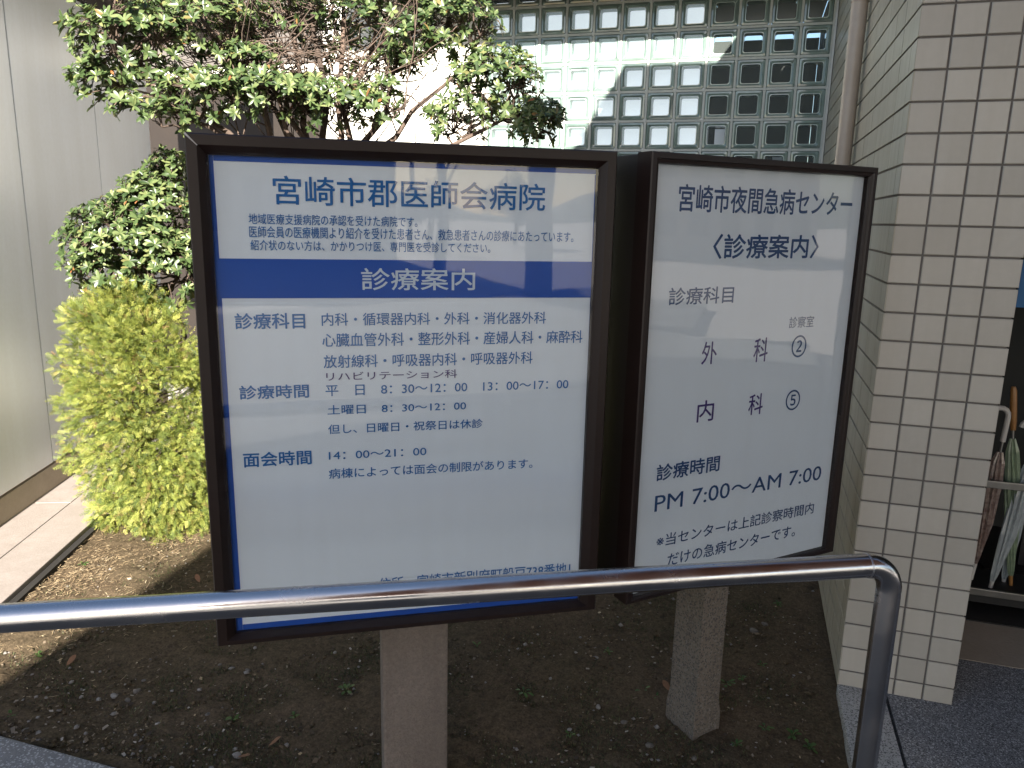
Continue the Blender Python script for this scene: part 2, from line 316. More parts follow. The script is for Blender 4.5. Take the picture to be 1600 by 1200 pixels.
p = MB(); p.box((-2.5, 3.9, 2.963), (-1.5, 6.9, 3.12), 0); p.build('eave', M['soffit'], e, base=B0)

# recess behind the shrubs: brown wall with pale bands
e = empty('recess_wall', YP, (-4.2, 6.3, 0), 'shaded brown wall with a pale horizontal band behind the branches of the shrub', 'wall')
B0 = (-4.2, 6.3, 0)
p = MB(); p.box((-6.2, 6.55, -0.1), (-3.42, 6.75, 5.0)); p.build('wall', M['brown_trim'], e, base=B0)
p = MB(); p.box((-6.2, 6.50, 2.86), (-3.42, 6.548, 2.93)); p.build('band', M['white_wall'], e, base=B0)
p = MB(); p.box((-6.2, 6.51, 2.95), (-3.42, 6.548, 3.6)); p.build('panel', M['soffit'], e, base=B0)

# white rendered wall between recess and glass blocks
mb = MB(); mb.box((-3.42, GD-0.02, -0.15), (-2.05, 6.8, 5.0), 0, .006)
tag(mb.build('rendered_wall', M['white_wall'], yaw=YP, base=(-2.7, GD, -0.1)), 'sunlit white rendered wall seen through the shrub beside the glass blocks', 'wall')
mb = MB(); mb.box((-3.0, 5.33, 3.19), (0.42, 5.9, 3.45), 0)
tag(mb.build('eave', M['soffit'], yaw=YP, base=(-1.3, 5.6, 3.19)), 'grey eave projecting above the glass block wall', 'eave')

# ------------------------------------------------------------------ glass block wall
e = empty('glass_block_wall', YP, (-0.8, GD, 0), 'wall of square greenish glass blocks with pale mortar joints, pale behind and dark towards the pipe', 'glass wall')
B0 = (-0.8, GD, 0); PT = 0.2025; RX = 0.405; ZX = 2.93
mo = MB(); gb = MB()
ncol, nrow = 12, 14
for i in range(ncol+1):
    x = RX - PT*i; mo.box((x-.008, GD-0.004, ZX-PT*nrow), (x+.008, GD+0.08, ZX+PT*2))
for j in range(-2, nrow+1):
    z = ZX - PT*j
    for i in range(ncol):
        x = RX - PT*i; mo.box((x-PT+.008, GD-0.0025, z-.008), (x-.008, GD+0.08, z+.008))
for i in range(ncol):
    for j in range(-2, nrow):
        xc = RX - PT*(i+.5); zc = ZX - PT*(j+.5)
        h = .0933
        def ring(hh, y, rr):
            pts = []
            for (sx, sz, a0) in ((1,1,0), (-1,1,90), (-1,-1,180), (1,-1,270)):
                for q in range(4):
                    a = math.radians(a0 + 30*q); pts.append((xc + sx*(hh-rr) + rr*math.cos(a), y, zc + sz*(hh-rr) + rr*math.sin(a)))
            return pts
        t1, t2 = NR.normal(0, .012, 2)
        loops = [ring(h, GD+.004, .012), ring(h-.004, GD-.001, .012), ring(h-.016, GD-.0025, .013), ring(h-.027, GD+.004, .014), ring(h-.0315, GD+.0035, .015)]
        n = 16
        for a in range(4):
            mi = 0 if a < 3 else 1
            for q in range(n):
                gb.face([loops[a][q], loops[a+1][q], loops[a+1][(q+1) % n], loops[a][(q+1) % n]][::-1], mi, a < 2)
        # flat pane, set a little out of true
        gb.face([(P[0], P[1] + (P[0]-xc)*t1 + (P[2]-zc)*t2, P[2]) for P in loops[4]][::-1], 2)
        # inner glass wall seen through the pane, its thick edge
        b1 = ring(h-.0305, GD+.007, .014); b2 = ring(h-.036, GD+.07, .012)
        for q in range(n): gb.face([b1[q], b2[q], b2[(q+1) % n], b1[(q+1) % n]], 0, True)
mo.build('mortar', M['mortar'], e, base=B0)
gb.build('glass_face', [M['rim'], M['lip'], M['pane']], e, base=B0)
p = MB(); p.box((RX+.004, GD-.02, 0), (RX+.018, GD+.1, 3.3)); p.build('edge_frame', M['grey_metal'], e, base=B0)
p = MB(); p.box((-2.04, GD+.10, 0), (-0.40, GD+.11, 3.2)); p.build('blind', M['glow_blind'], e, base=B0)
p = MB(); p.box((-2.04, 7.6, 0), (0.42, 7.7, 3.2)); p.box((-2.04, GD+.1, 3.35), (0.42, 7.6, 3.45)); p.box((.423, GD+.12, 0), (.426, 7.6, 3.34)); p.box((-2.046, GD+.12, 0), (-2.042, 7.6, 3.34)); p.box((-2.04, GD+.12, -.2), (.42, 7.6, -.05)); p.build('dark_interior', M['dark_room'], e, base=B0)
for (x0, z0, x1, z1) in ((-0.33, 1.75, -0.26, 2.3), (0.1, 2.05, 0.2, 2.14), (0.25, 1.8, 0.33, 1.9)):
    p = MB(); p.box((x0, GD+.35, z0), (x1, GD+.40, z1)); p.build('pale_fitting', M['blind'], e, base=B0)

# ------------------------------------------------------------------ tiled pillar wall
TP = 0.0919; PR0, PR1, PD = 0.427, 0.797, 2.72; ZT = 3.54; ZB = 0.063
e = empty('tiled_wall', YP, (PR0, PD, 0), 'cream square tiled wall corner with dark grout rising behind the end of the handrail', 'tiled wall')
B0 = (PR0, PD, 0)
p = MB(); p.box((PR0+.006, PD+.006, 0.0), (PR1-.006, GD+.3, ZT-.01)); p.build('grout', M['grout'], e, base=B0)
fr_t = MB(); sd_t = MB(); J = .0062
def tile(mb, o, u, v, nrm, a0, a1, b0, b1, ch=.0022):
    o, u, v, nrm = map(Vector, (o, u, v, nrm))
    def P(a, b, h): return tuple(o + u*a + v*b + nrm*h)
    back = [P(a0,b0,-.005), P(a1,b0,-.005), P(a1,b1,-.005), P(a0,b1,-.005)]
    mid = [P(a0,b0,-ch*.7), P(a1,b0,-ch*.7), P(a1,b1,-ch*.7), P(a0,b1,-ch*.7)]
    j = rng.uniform(-.0004, .0004)
    top = [P(a0+ch,b0+ch,j), P(a1-ch,b0+ch,j), P(a1-ch,b1-ch,j), P(a0+ch,b1-ch,j)]
    mb.raw(back+mid+top, [(8,9,10,11)] + [(i, (i+1) % 4, (i+1) % 4 + 4, i+4) for i in range(4)] + [(i+4, (i+1) % 4 + 4, (i+1) % 4 + 8, i+8) for i in range(4)])
rows = [(0.0, ZB - J)]; z = ZB
while z < ZT: rows.append((z, z+TP-J)); z += TP
for (z0, z1) in rows:
    for c in range(4):
        tile(fr_t, (PR0, PD, 0), (1,0,0), (0,0,1), (0,-1,0), TP*c + (0 if c == 0 else J/2), TP*(c+1) - (J/2 if c < 3 else -.002), z0, z1)
    dd = 0.0; first = True
    while dd < GD-PD+.1:
        ln = TP if first else TP*2.0
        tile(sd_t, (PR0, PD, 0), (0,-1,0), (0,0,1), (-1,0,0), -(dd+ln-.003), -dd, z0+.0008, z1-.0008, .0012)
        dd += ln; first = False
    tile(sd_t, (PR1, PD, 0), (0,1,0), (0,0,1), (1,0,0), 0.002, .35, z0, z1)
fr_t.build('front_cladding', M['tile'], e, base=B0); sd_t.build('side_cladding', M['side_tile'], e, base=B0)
mb = MB(); mb.box((PR0-.002, PD-.02, 3.545), (9, 6.2, 3.75)); tag(mb.build('entrance_roof', M['soffit'], yaw=YP, base=(4, 4, 3.545)), 'flat roof slab above the tiled wall and entrance', 'roof')

# downpipe
pb = None
mb = MB(); q0 = fr(YP, at_ground(1243, 938, -0.03)); 
pr = .382
_ra, _da = axes(YP); _q = ray(1317, 250); pd = float((_q @ _da) * pr / (_q @ _ra))
e = empty('downpipe', YP, (pr, pd, 0), 'tan round downpipe running up the tiled wall beside the glass blocks', 'pipe')
p = MB(); p.tube([(pr, pd, -.05), (pr, pd, 1.2), (pr, pd, 3.5)], .036, 20); p.build('pipe', M['pipe'], e, base=(pr, pd, 0))
for z in (0.55, 2.62):
    p = MB(); p.tube([(pr, pd, z-.012), (pr, pd, z+.012)], .039, 20); p.box((pr+.034, pd-.008, z-.01), (PR0-.003, pd+.008, z+.01)); p.build('bracket', M['pipe'], e, base=(pr, pd, 0))

# ------------------------------------------------------------------ entrance: back wall, umbrella stand
e = empty('entrance_wall', YP, (1.6, 4.6, 0), 'dark entrance interior beyond the tiled wall edge', 'wall')
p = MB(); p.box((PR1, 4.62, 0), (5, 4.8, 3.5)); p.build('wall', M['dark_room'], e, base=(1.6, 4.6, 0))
p = MB(); p.box((PR1+.01, 4.58, 0), (PR1+.06, 4.615, 3.5)); p.box((1.55, 4.58, 0), (1.62, 4.615, 3.5)); p.build('door_frame', M['black'], e, base=(1.6, 4.6, 0))
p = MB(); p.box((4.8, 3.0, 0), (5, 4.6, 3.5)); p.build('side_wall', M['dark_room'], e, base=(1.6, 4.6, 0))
# blue board
c = fr(YP, at(1597, 440, 3.55)); bw = .05
mb = MB(); mb.box((c[0]-.012, c[1]-.01, c[2]-.118), (c[0]+.40, c[1]+.01, c[2]+.10), 0, .003); mb.box((c[0]+.17, c[1]-.015, .0), (c[0]+.20, c[1]+.015, c[2]-.119), 1); mb.box((c[0]-.0, c[1]-.12, .0), (c[0]+.37, c[1]+.12, .02), 1)
tag(mb.build('notice_board', [M['board_blue'], M['black']], yaw=YP, base=(c[0]+.18, c[1], 0.005)), 'blue notice board standing in the dark entrance at the right edge', 'notice board')

def pz(x, y, dd):                            # point on the plane at pillar-depth dd
    r, d = axes(YP); q = ray(x, y); q = q * (dd / (q @ d)); return (float(q @ r), dd, float(q[2] + HC))
SD = 3.55
tl = pz(1512, 752, SD); bl_ = pz(1512, 945, SD)
e = empty('umbrella_stand', YP, (tl[0]+.5, SD+.1, 0.012), 'grey metal umbrella stand with dark base tray beside the tiled wall', 'umbrella stand')
B0 = (tl[0]+.5, SD+.1, 0.012); x0 = tl[0]-.13; x1 = x0+1.15; zt = tl[2]
p = MB(); p.box((x0, SD-.012, zt-.016), (x1, SD+.0, zt+.016), 0, .003); p.box((x0, SD+.22, zt-.016), (x1, SD+.232, zt+.016), 0, .003)
for k in range(6): p.box((x0+.002+k*.226, SD+.001, zt-.012), (x0+.014+k*.226, SD+.219, zt+.012))
p.build('top_rail', M['stand_metal'], e, base=B0)
for (xx, yy) in ((x0, SD-.01), (x1-.02, SD-.01), (x0, SD+.21), (x1-.02, SD+.21)):
    p = MB(); p.box((xx, yy, .10), (xx+.02, yy+.02, zt-.018)); p.build('leg', M['black'], e, base=B0)
zb_ = max(bl_[2], .09)
p = MB(); p.box((x0-.01, SD-.02, .03), (x1+.01, SD+.24, zb_-.012)); p.box((x0-.01, SD-.035, zb_-.022), (x1+.01, SD-.021, zb_+.008), 1, .002); p.build('base_tray', [M['black'], M['stand_metal']], e, base=B0)

def umbrella(top, tip, col, handle, label, hook=True, rmax=.03, plastic=False):
    top = Vector(top); tip = Vector(tip); ax = (top-tip); Ln = ax.length; ax.normalize()
    e = empty('umbrella', YP, tuple(tip), label, 'umbrella', 'umbrellas in the stand'); b = tuple(tip)
    sd = ax.cross(Vector((0,1,0))).normalized(); up = sd.cross(ax)
    p = MB(); n = 20; prof = [(0.08, .006), (.13, .014), (.35, rmax*.9), (.55, rmax), (.70, rmax*.8), (.76, rmax*.35)]
    vs = []; 
    for (t, rr) in prof:
        for k in range(n):
            a = 2*math.pi*k/n + t*1.5; q = rr*(1 if k % 2 else .66)*(1+.12*math.sin(3*a+9*t)); vs.append(tip + ax*(Ln*t) + (sd*math.cos(a)+up*math.sin(a))*q)
    fs = []
    for i in range(len(prof)-1):
        for k in range(n): fs.append((i*n+k, i*n+(k+1) % n, (i+1)*n+(k+1) % n, (i+1)*n+k))
    p.raw(vs, fs); p.build('canopy', col, e, base=b)
    p = MB(); p.tube([tip + ax*.0, tip+ax*(Ln*.1)], [.006, .009], 10); p.build('tip', handle if not plastic else M['pale_plastic'], e, base=b)
    p = MB(); p.tube([tip+ax*(Ln*.09), tip+ax*(Ln*.86)], .005, 8); p.build('shaft', M['stand_metal'], e, base=b)
    p = MB()
    if hook:
        c = tip + ax*(Ln*.96) + sd*.032; pts = [tip+ax*(Ln*.82)] + [c - sd*.032*math.cos(a) + ax*.034*math.sin(a) for a in [math.pi*k/7 for k in range(8)]]
        p.tube(pts, .011, 10)
    else: p.tube([tip+ax*(Ln*.80), tip+ax*(Ln*.84), tip+ax*(Ln*.98), tip+ax*Ln], [.010, .014, .013, .008], 12)
    p.build('handle', handle, e, base=b)
umbrella(pz(1640, 640, SD+.12), pz(1541, 936, SD+.04), M['clear_vinyl'], M['pale_plastic'], 'pale clear folded umbrella leaning steeply in the stand, white tip', True, .034, True)
umbrella(pz(1625, 660, SD+.16), pz(1563, 930, SD+.13), M['clear_vinyl'], M['pale_plastic'], 'second pale folded umbrella close behind the leaning clear one', True, .026, True)
umbrella(pz(1584, 604, SD+.10), pz(1579, 930, SD+.10), M['green_vinyl'], M['wood'], 'greenish folded umbrella standing upright with orange wooden handle and tip', False, .032)
umbrella(pz(1578, 640, SD+.06), pz(1518, 905, SD+.06), M['brown_vinyl'], M['pale_plastic'], 'brown shiny folded umbrella half hidden by the tiled wall edge', True, .034)

# ------------------------------------------------------------------ canopy over the drive (casts the shade)
e = empty('canopy', YP, (5, -3, 2.7), 'large brown flat canopy roof shading the signs and porch', 'canopy')
ZC = HC + 3.0
poly = [(1.16, -9.5), (10.5, -9.5), (10.5, 2.57), (0.41, 2.57)]
p = MB(); top = [(x, y, ZC) for x, y in poly]; bot = [(x, y, ZC-.25) for x, y in poly]
p.face(top); p.face(bot[::-1], 1)
for i in range(4): p.face([bot[i], bot[(i+1) % 4], top[(i+1) % 4], top[i]])
p.build('roof_slab', [M['soffit'], M['canopy_soffit']], e, base=(5, -3, 2.7))
for (x, y) in ((9.9, -8.4), (9.9, 0.5), (2.2, -8.4)):
    p = MB(); p.box((x-.2, y-.2, -.1), (x+.2, y+.2, ZC-.252), 0, .01); p.build('column', M['tile'], e, base=(5, -3, 2.7))

# ------------------------------------------------------------------ the two signs
def text_mesh(s, u0, u1, v0, v1, y, weight, name, m, parent, base):
    cu = bpy.data.curves.new(name, 'FONT'); cu.body = s; cu.size = 1.0; cu.resolution_u = 3
    cu.fill_mode = 'FRONT' if hasattr(cu, 'fill_mode') else cu.fill_mode
    to = bpy.data.objects.new(name, cu); COL.objects.link(to)
    bpy.context.view_layer.update()
    dg = bpy.context.evaluated_depsgraph_get(); me = bpy.data.meshes.new_from_object(to.evaluated_get(dg))
    bpy.data.objects.remove(to); bpy.data.curves.remove(cu)
    n = len(me.vertices); co = np.zeros(n*3); me.vertices.foreach_get('co', co); co = co.reshape(-1, 3)
    mn, mx = co.min(0), co.max(0)
    out = np.zeros_like(co)
    out[:, 0] = u0 + (co[:, 0]-mn[0])/(mx[0]-mn[0])*(u1-u0) - base[0]
    out[:, 2] = v0 + (co[:, 1]-mn[1])/(mx[1]-mn[1])*(v1-v0) - base[2]
    out[:, 1] = y - base[1]
    polys = [tuple(p.vertices) for p in me.polygons]; bpy.data.meshes.remove(me)
    hgt = (v1-v0)*weight*.9; vs = []; fs = []
    for k, (dx, dz) in enumerate([(0,0), (1,0), (-1,0), (0,1), (0,-1), (.7,.7), (-.7,-.7), (.7,-.7), (-.7,.7)]):
        q = out.copy(); q[:, 0] += dx*hgt; q[:, 2] += dz*hgt; q[:, 1] -= k*.00004
        fs += [tuple(i + len(vs) for i in p) for p in polys]; vs += q.tolist()
    me = bpy.data.meshes.new(name); me.from_pydata(vs, [], fs); me.materials.append(m); me.update()
    o = bpy.data.objects.new(name, me); COL.objects.link(o); o.parent = parent; return o

def rect_loop(u0, u1, z0, z1, ins, y, kb=.5): return [(u0+ins, y, z0+ins*kb), (u1-ins, y, z0+ins*kb), (u1-ins, y, z1-ins), (u0+ins, y, z1-ins)]

def sign(yaw, D, u0, u1, z0, z1, base, label, dep, prof, PY):
    e = empty('sign_board', yaw, base, label, 'sign', 'sign boards in the planted bed')
    p = MB(); loops = [rect_loop(u0, u1, z0, z1, i, D+y) for (i, y) in prof]
    for a in range(len(loops)-1):
        for q in range(4): p.face([loops[a][q], loops[a+1][q], loops[a+1][(q+1) % 4], loops[a][(q+1) % 4]][::-1])
    p.build('frame', M['frame'], e, base=base)
    p = MB(); p.box((u0+.003, D+PY+.012, z0+.003), (u1-.003, D+dep, z1-.003), 0, .004); p.build('cabinet', M['cabinet'], e, base=base)
    ins = prof[-1][0] - .004
    p = MB(); p.box((u0+ins, D+PY, z0+ins*.5), (u1-ins, D+PY+.011, z1-ins)); panel = p.build('panel', M['white_panel'], e, base=base)
    p = MB(); p.box((u0+ins+.003, D+PY-.016, z0+ins*.5+.003), (u1-ins-.003, D+PY-.013, z1-ins-.003)); p.build('clear_cover', M['sheet'], e, base=base)
    return e, panel

S1, B1 = 1.84, (0.20, 1.98, -0.04)
s1, pan1 = sign(Y1, S1, -.298, .691, .562, 1.783, B1, 'larger left sign board with blue border and blue header band on a pinkish concrete post', .20,
                [(0, .06), (0, .004), (.003, 0), (.024, 0), (.028, .004), (.037, .014), (.043, .022), (.043, .038)], .034)
P1 = S1 + .034
def quad_px(mb, yaw, D, pts, y):
    v = []
    for (x, yy) in pts:
        u, z = uv_on(yaw, D, x, yy); v.append((u, y, z))
    mb.face(v)
# blue border strips and header (film on the panel)
ui0, ui1, zi0, zi1 = -.298+.040, .691-.040, .562+.0205, 1.783-.040
def strip(pts, name, m):
    p = MB(); v = [(a, P1-(.0012 if name == 'border' else .0016), b) for a, b in pts]; vb = [(a, P1-.0002, b) for a, b in pts]
    p.face(v[::-1]); n = len(v)
    for i in range(n): p.face([vb[i], vb[(i+1) % n], v[(i+1) % n], v[i]])
    o = p.build(name, m, pan1, base=B1); return o
wt = uv_on(Y1, P1, 333, 251); wb = uv_on(Y1, P1, 379, 974); wr = uv_on(Y1, P1, 930, 260); wrb = uv_on(Y1, P1, 907, 925)
strip([(ui0, zi1), (ui0, zi0), (wb[0], zi0), (wb[0], wb[1]+.0), (wt[0], wt[1]), (wt[0], zi1)], 'border', M['blue'])
strip([(wt[0]+.0005, zi1), (wt[0]+.0005, wt[1]), (ui1, wt[1]+.001), (ui1, zi1)], 'border', M['blue'])
strip([(wr[0], wt[1]-.001), (wrb[0], zi0+.001), (ui1, zi0+.001), (ui1, wt[1]-.001)], 'border', M['blue'])
strip([(wb[0]+.0005, wb[1]-.003), (wb[0]+.0005, zi0), (wrb[0]-.0005, zi0), (wrb[0]-.0005, wb[1]-.003)], 'border', M['blue'])
h0 = uv_on(Y1, P1, 345, 466); h1 = uv_on(Y1, P1, 925, 409)
strip([(ui0+.002, h1[1]), (ui0+.002, h0[1]), (ui1-.002, h0[1]), (ui1-.002, h1[1])], 'header_band', M['blue'])
T1 = [('宮崎市郡医師会病院', 428, 319, 852, 288, .012, 'ink'),
 ('地域医療支援病院の承認を受けた病院です。', 389, 350, 652, 339, .006, 'ink'),
 ('医師会員の医療機関より紹介を受けた患者さん、救急患者さんの診療にあたっています。', 390, 371, 896, 362, .006, 'ink'),
 ('紹介状のない方は、かかりつけ医、専門医を受診してください。', 392, 391, 766, 380, .006, 'ink'),
 ('診療案内', 565, 453, 742, 420, .012, 'ink_white'),
 ('診療科目', 368, 514, 476, 489, .022, 'ink'),
 ('内科・循環器内科・外科・消化器外科', 503, 509, 853, 487, .010, 'ink'),
 ('心臓血管外科・整形外科・産婦人科・麻酔科', 504, 542, 910, 516, .010, 'ink'),
 ('放射線科・呼吸器内科・呼吸器外科', 506, 575, 832, 549, .010, 'ink'),
 ('リハビリテーション科', 510, 595, 714, 577, .008, 'ink_violet'),
 ('診療時間', 375, 624, 482, 600, .022, 'ink'),
 ('平　日　8：30～12：00　13：00～17：00', 509, 619, 888, 592, .010, 'ink'),
 ('土曜日　8：30～12：00', 512, 648, 728, 626, .010, 'ink'),
 ('但し、日曜日・祝祭日は休診', 513, 678, 754, 654, .010, 'ink'),
 ('面会時間', 381, 730, 486, 703, .022, 'ink'),
 ('14：00～21：00', 514, 718, 666, 699, .010, 'ink'),
 ('病棟によっては面会の制限があります。', 514, 748, 832, 716, .010, 'ink'),
 ('住所　宮崎市新別府町船戸738番地1', 592, 922, 891, 878, .010, 'ink')]
for (s, xa, ya, xb, yb, wg, ink) in T1:
    a = uv_on(Y1, P1, xa, ya); b = uv_on(Y1, P1, xb, yb)
    text_mesh(s, a[0], b[0], a[1], b[1], P1-.0016 if ink != 'ink_white' else P1-.0021, wg, 'lettering', M[ink], pan1, B1)
p = MB(); p.box((.111, 1.95, -.2), (.296, 2.055, .556), 0, .008); p.build('post', M['post'], s1, base=B1)
p = MB()
for (ax, az, bx, bz) in ((-.2965, 1.7815, -.272, 1.757),):
    n = Vector((bz-az, 0, -(bx-ax))).normalized()*.0022
    p.face([(ax-n.x, S1-.0012, az-n.z), (bx-n.x*.4, S1-.0008, bz-n.z*.4), (bx+n.x*.4, S1-.0008, bz+n.z*.4), (ax+n.x, S1-.0012, az+n.z)][::-1])
    p.face([(ax-n.x, S1-.0012, az-n.z), (bx-n.x*.4, S1-.0008, bz-n.z*.4), (bx+n.x*.4, S1-.0008, bz+n.z*.4), (ax+n.x, S1-.0012, az+n.z)])
p.build('mitre_gap', M['bare_metal'], s1, base=B1)

S2, B2 = 1.59, (1.64, 1.74, -0.04)
s2, pan2 = sign(Y2, S2, 1.225, 2.066, .561, 1.788, B2, 'smaller right sign board with plain white face and dark lettering on a speckled post', .27,
                [(0, .06), (0, .003), (.003, 0), (.015, 0), (.018, .004), (.025, .006), (.028, .012), (.028, .03)], .026)
P2 = S2 + .026
T2 = [('宮崎市夜間急病センター', 1059, 330, 1333, 301, .016, 'ink_dark'), ('〈診療案内〉', 1113, 404, 1280, 368, .022, 'ink_dark'),
 ('診療科目', 1044, 477, 1147, 447, .014, 'ink_dark'), ('診察室', 1232, 513, 1272, 493, .002, 'ink_dark'),
 ('外', 1095, 570, 1121, 533, .008, 'ink_violet'), ('科', 1176, 566, 1201, 527, .008, 'ink_violet'), ('②', 1235, 559, 1261, 523, .010, 'ink_dark'),
 ('内', 1088, 660, 1116, 624, .010, 'ink_violet'), ('科', 1168, 649, 1193, 614, .008, 'ink_violet'), ('⑤', 1226, 642, 1251, 608, .010, 'ink_dark'),
 ('診療時間', 1025, 752, 1125, 711, .022, 'ink_dark'), ('PM 7:00～AM 7:00', 1022, 800, 1284, 727, .004, 'ink_dark'),
 ('※当センターは上記診察時間内', 1025, 856, 1272, 784, .008, 'ink_dark'), ('だけの急病センターです。', 1042, 885, 1243, 819, .011, 'ink_dark')]
for (s, xa, ya, xb, yb, wg, ink) in T2:
    a = uv_on(Y2, P2, xa, ya); b = uv_on(Y2, P2, xb, yb)
    text_mesh(s, a[0], b[0], a[1], b[1], P2-.001, wg, 'lettering', M[ink], pan2, B2)
p = MB(); q0, q1, e0, e1 = 1.592, 1.692, 1.672, 1.80
for (za, zb2, g0, g1) in ((-.2, .02, .006, .006), (.02, .075, .006, 0), (.075, .556, 0, 0)):
    lo = [(q0-g0, e0-g0, za), (q1+g0, e0-g0, za), (q1+g0, e1+g0, za), (q0-g0, e1+g0, za)]
    hi = [(q0-g1, e0-g1, zb2), (q1+g1, e0-g1, zb2), (q1+g1, e1+g1, zb2), (q0-g1, e1+g1, zb2)]
    for i in range(4): p.face([lo[i], lo[(i+1) % 4], hi[(i+1) % 4], hi[i]])
p.face(hi); p.build('post', M['post_rough'], s2, base=B2)

# ------------------------------------------------------------------ handrail
ZR = 1.0; RR = .0222
A = at_ground(0, 966, ZR); Bp = at_ground(1394, 881, ZR); dr = (Bp-A).normalized()
e = empty('handrail', 0, (Bp.x, Bp.y, 0), 'polished stainless steel tube handrail crossing in front of both signs', 'handrail')
b = (Bp.x, Bp.y, 0); Lf = A - dr*1.3; eb = .052
p = MB(); p.tube([Lf + (Bp-dr*eb-Lf)*(k/20) for k in range(21)], RR, 40); p.build('rail', M['steel'], e, base=b)
p = MB(); c = Bp - dr*eb - Vector((0,0,eb)); p.tube([c + dr*eb*math.sin(a) + Vector((0,0,eb))*math.cos(a) for a in [math.pi/2*k/12 for k in range(13)]], RR, 40); p.build('elbow', M['steel'], e, base=b)
p = MB(); p.tube([Vector((Bp.x, Bp.y, ZR-eb)) + Vector((0,0,-1))*k*.22 for k in range(5)], RR, 40); p.build('post', M['steel'], e, base=b)
p = MB(); q = Bp - dr*(eb+.001); p.tube([q-dr*.0015, q+dr*.0015], RR+.0007, 40); p.build('weld', M['bare_metal'], e, base=b)
p = MB(); p.tube([(Lf.x, Lf.y, ZR-.01), (Lf.x, Lf.y, -.02)], RR, 24); p.build('post', M['steel'], e, base=b)

# ------------------------------------------------------------------ shrubs
def leaf(mb, p, dirv, nrm, L, W, fold=.25, droop=.15):
    t = dirv.normalized(); s = t.cross(nrm)
    if s.length < 1e-4: s = t.orthogonal()
    s.normalize(); n = s.cross(t)
    prof = [(0, .12), (.3, .75), (.62, 1.0), (.85, .72), (1.0, .08)]
    base = len(mb.v)
    for (a, ww) in prof:
        c = p + t*(L*a) - n*(droop*L*a*a); h = W*.5*ww
        mb.v += [tuple(c - s*h + n*(fold*h)), tuple(c), tuple(c + s*h + n*(fold*h))]
    for i in range(4):
        k = base+3*i
        mb.f += [(k, k+1, k+4, k+3), (k+1, k+2, k+5, k+4)]; mb.m += [0, 0]; mb.sm += [True, True]
def rand_dir():
    v = NR.normal(size=3); v /= np.linalg.norm(v); return Vector(v)
def rosette(mb, p, ax, n, L):
    ax = ax.normalized(); a0 = rng.uniform(0, 6.28); o = ax.orthogonal().normalized(); q = ax.cross(o)
    for k in range(n):
        a = a0 + k*2.4; el = rng.uniform(.15, .75)
        d = (o*math.cos(a) + q*math.sin(a))*math.cos(el) + ax*math.sin(el)
        l = L*rng.uniform(.65, 1.1)
        leaf(mb, p, d, ax + rand_dir()*.35, l, l*rng.uniform(.34, .44), rng.uniform(.1, .45), rng.uniform(.0, .35))

def branchy(path_pts, r0, r1, mb, n=6): 
    m = len(path_pts); mb.tube(path_pts, [r0+(r1-r0)*i/(m-1) for i in range(m)], n, caps=False)
def wob(a, b, k, amp):
    a = Vector(a); b = Vector(b); pts = [a]
    for i in range(1, k): 
        t = i/k; pts.append(a.lerp(b, t) + rand_dir()*amp*(b-a).length*math.sin(math.pi*t))
    return pts + [b]

def broadleaf(name, label, foot, clumps, stems, Lf, extra_twigs=0, twig_zone=None, fork_at=None):
    foot = Vector(foot); e = empty(name, 0, tuple(foot), label, 'shrub'); base = tuple(foot)
    br = MB(); lv = MB(); nodes = []
    fork = Vector(fork_at) if fork_at else foot + Vector((0, 0, .45))
    branchy(wob(foot + Vector((0,0,-.05)), fork, 3, .05), .045, .036, br, 8)
    for (tx, ty, tY) in stems:
        tip = at(tx, ty, tY); pts = wob(fork, tip, 6, .06); branchy(pts, .022, .007, br, 7)
        nodes += [pts[i].lerp(pts[i+1], rng.random()) for i in range(1, 6) for _ in range(3)] + [tip]
    nd = np.array([tuple(v) for v in nodes])
    for (cx, cy, rx, ry, Y, ry3, n, nleaf) in clumps:
        n = int(n*2.3); C = at(cx, cy, Y); sx = rx*Y/FPX; sz = ry*Y/FPX
        sub = []
        for k in range(max(3, n//14)):
            v = rand_dir(); sub.append(C + Vector((v.x*sx*.55, v.y*ry3*.55, v.z*sz*.55)))
        for q in sub:
            dist = np.linalg.norm(nd - np.array(q), axis=1) + np.maximum(0, nd[:, 2]-q.z)*1.0
            o = Vector(nd[int(dist.argmin())]); branchy(wob(o, q, 4, .1), .0065, .004, br, 5)
        for k in range(n):
            v = rand_dir(); rad = rng.uniform(.45, 1.0)**.6
            if rng.random() < .6 and v.z < 0: v.z = -v.z*.6
            P = C + Vector((v.x*sx*rad, v.y*ry3*rad, v.z*sz*rad))
            s = min(sub, key=lambda q: (q-P).length)
            mid = wob(s, P, 3, .12); branchy(mid, .0032, .0018, br, 4)
            ax = Vector((v.x, v.y, v.z)) + Vector((0, -.35, .75)) + rand_dir()*.35
            rosette(lv, P, ax, nleaf + rng.randint(-2, 2), Lf*rng.uniform(.8, 1.15))
            if rng.random() < .7:
                for t in range(2):
                    P2_ = P.lerp(s, rng.uniform(.12, .4)); leaf(lv, P2_, rand_dir()+Vector((0,0,.3)), rand_dir()+Vector((0,0,1)), Lf*.8, Lf*.3)
    for k in range(extra_twigs):
        x0, y0, x1, y1, Ya, Yb = twig_zone
        a = Vector(nodes[rng.randrange(len(nodes))]); bb = at(rng.uniform(x0, x1), rng.uniform(y0, y1), rng.uniform(Ya, Yb))
        if (a-bb).length > .75: 
            a = bb + (a-bb).normalized()*.55
        pts = wob(a, bb, 4, .08); branchy(pts, .0042, .0018, br, 4)
        for t in range(2):
            c = pts[rng.randint(1, 3)]; branchy(wob(c, c + (bb-a)*rng.uniform(.3, .6) + rand_dir()*.09, 3, .08), .0026, .0014, br, 4)
    br.build('branches', M['bark'], e, base=base); lv.build('foliage', M['leaf'], e, base=base)
    return e

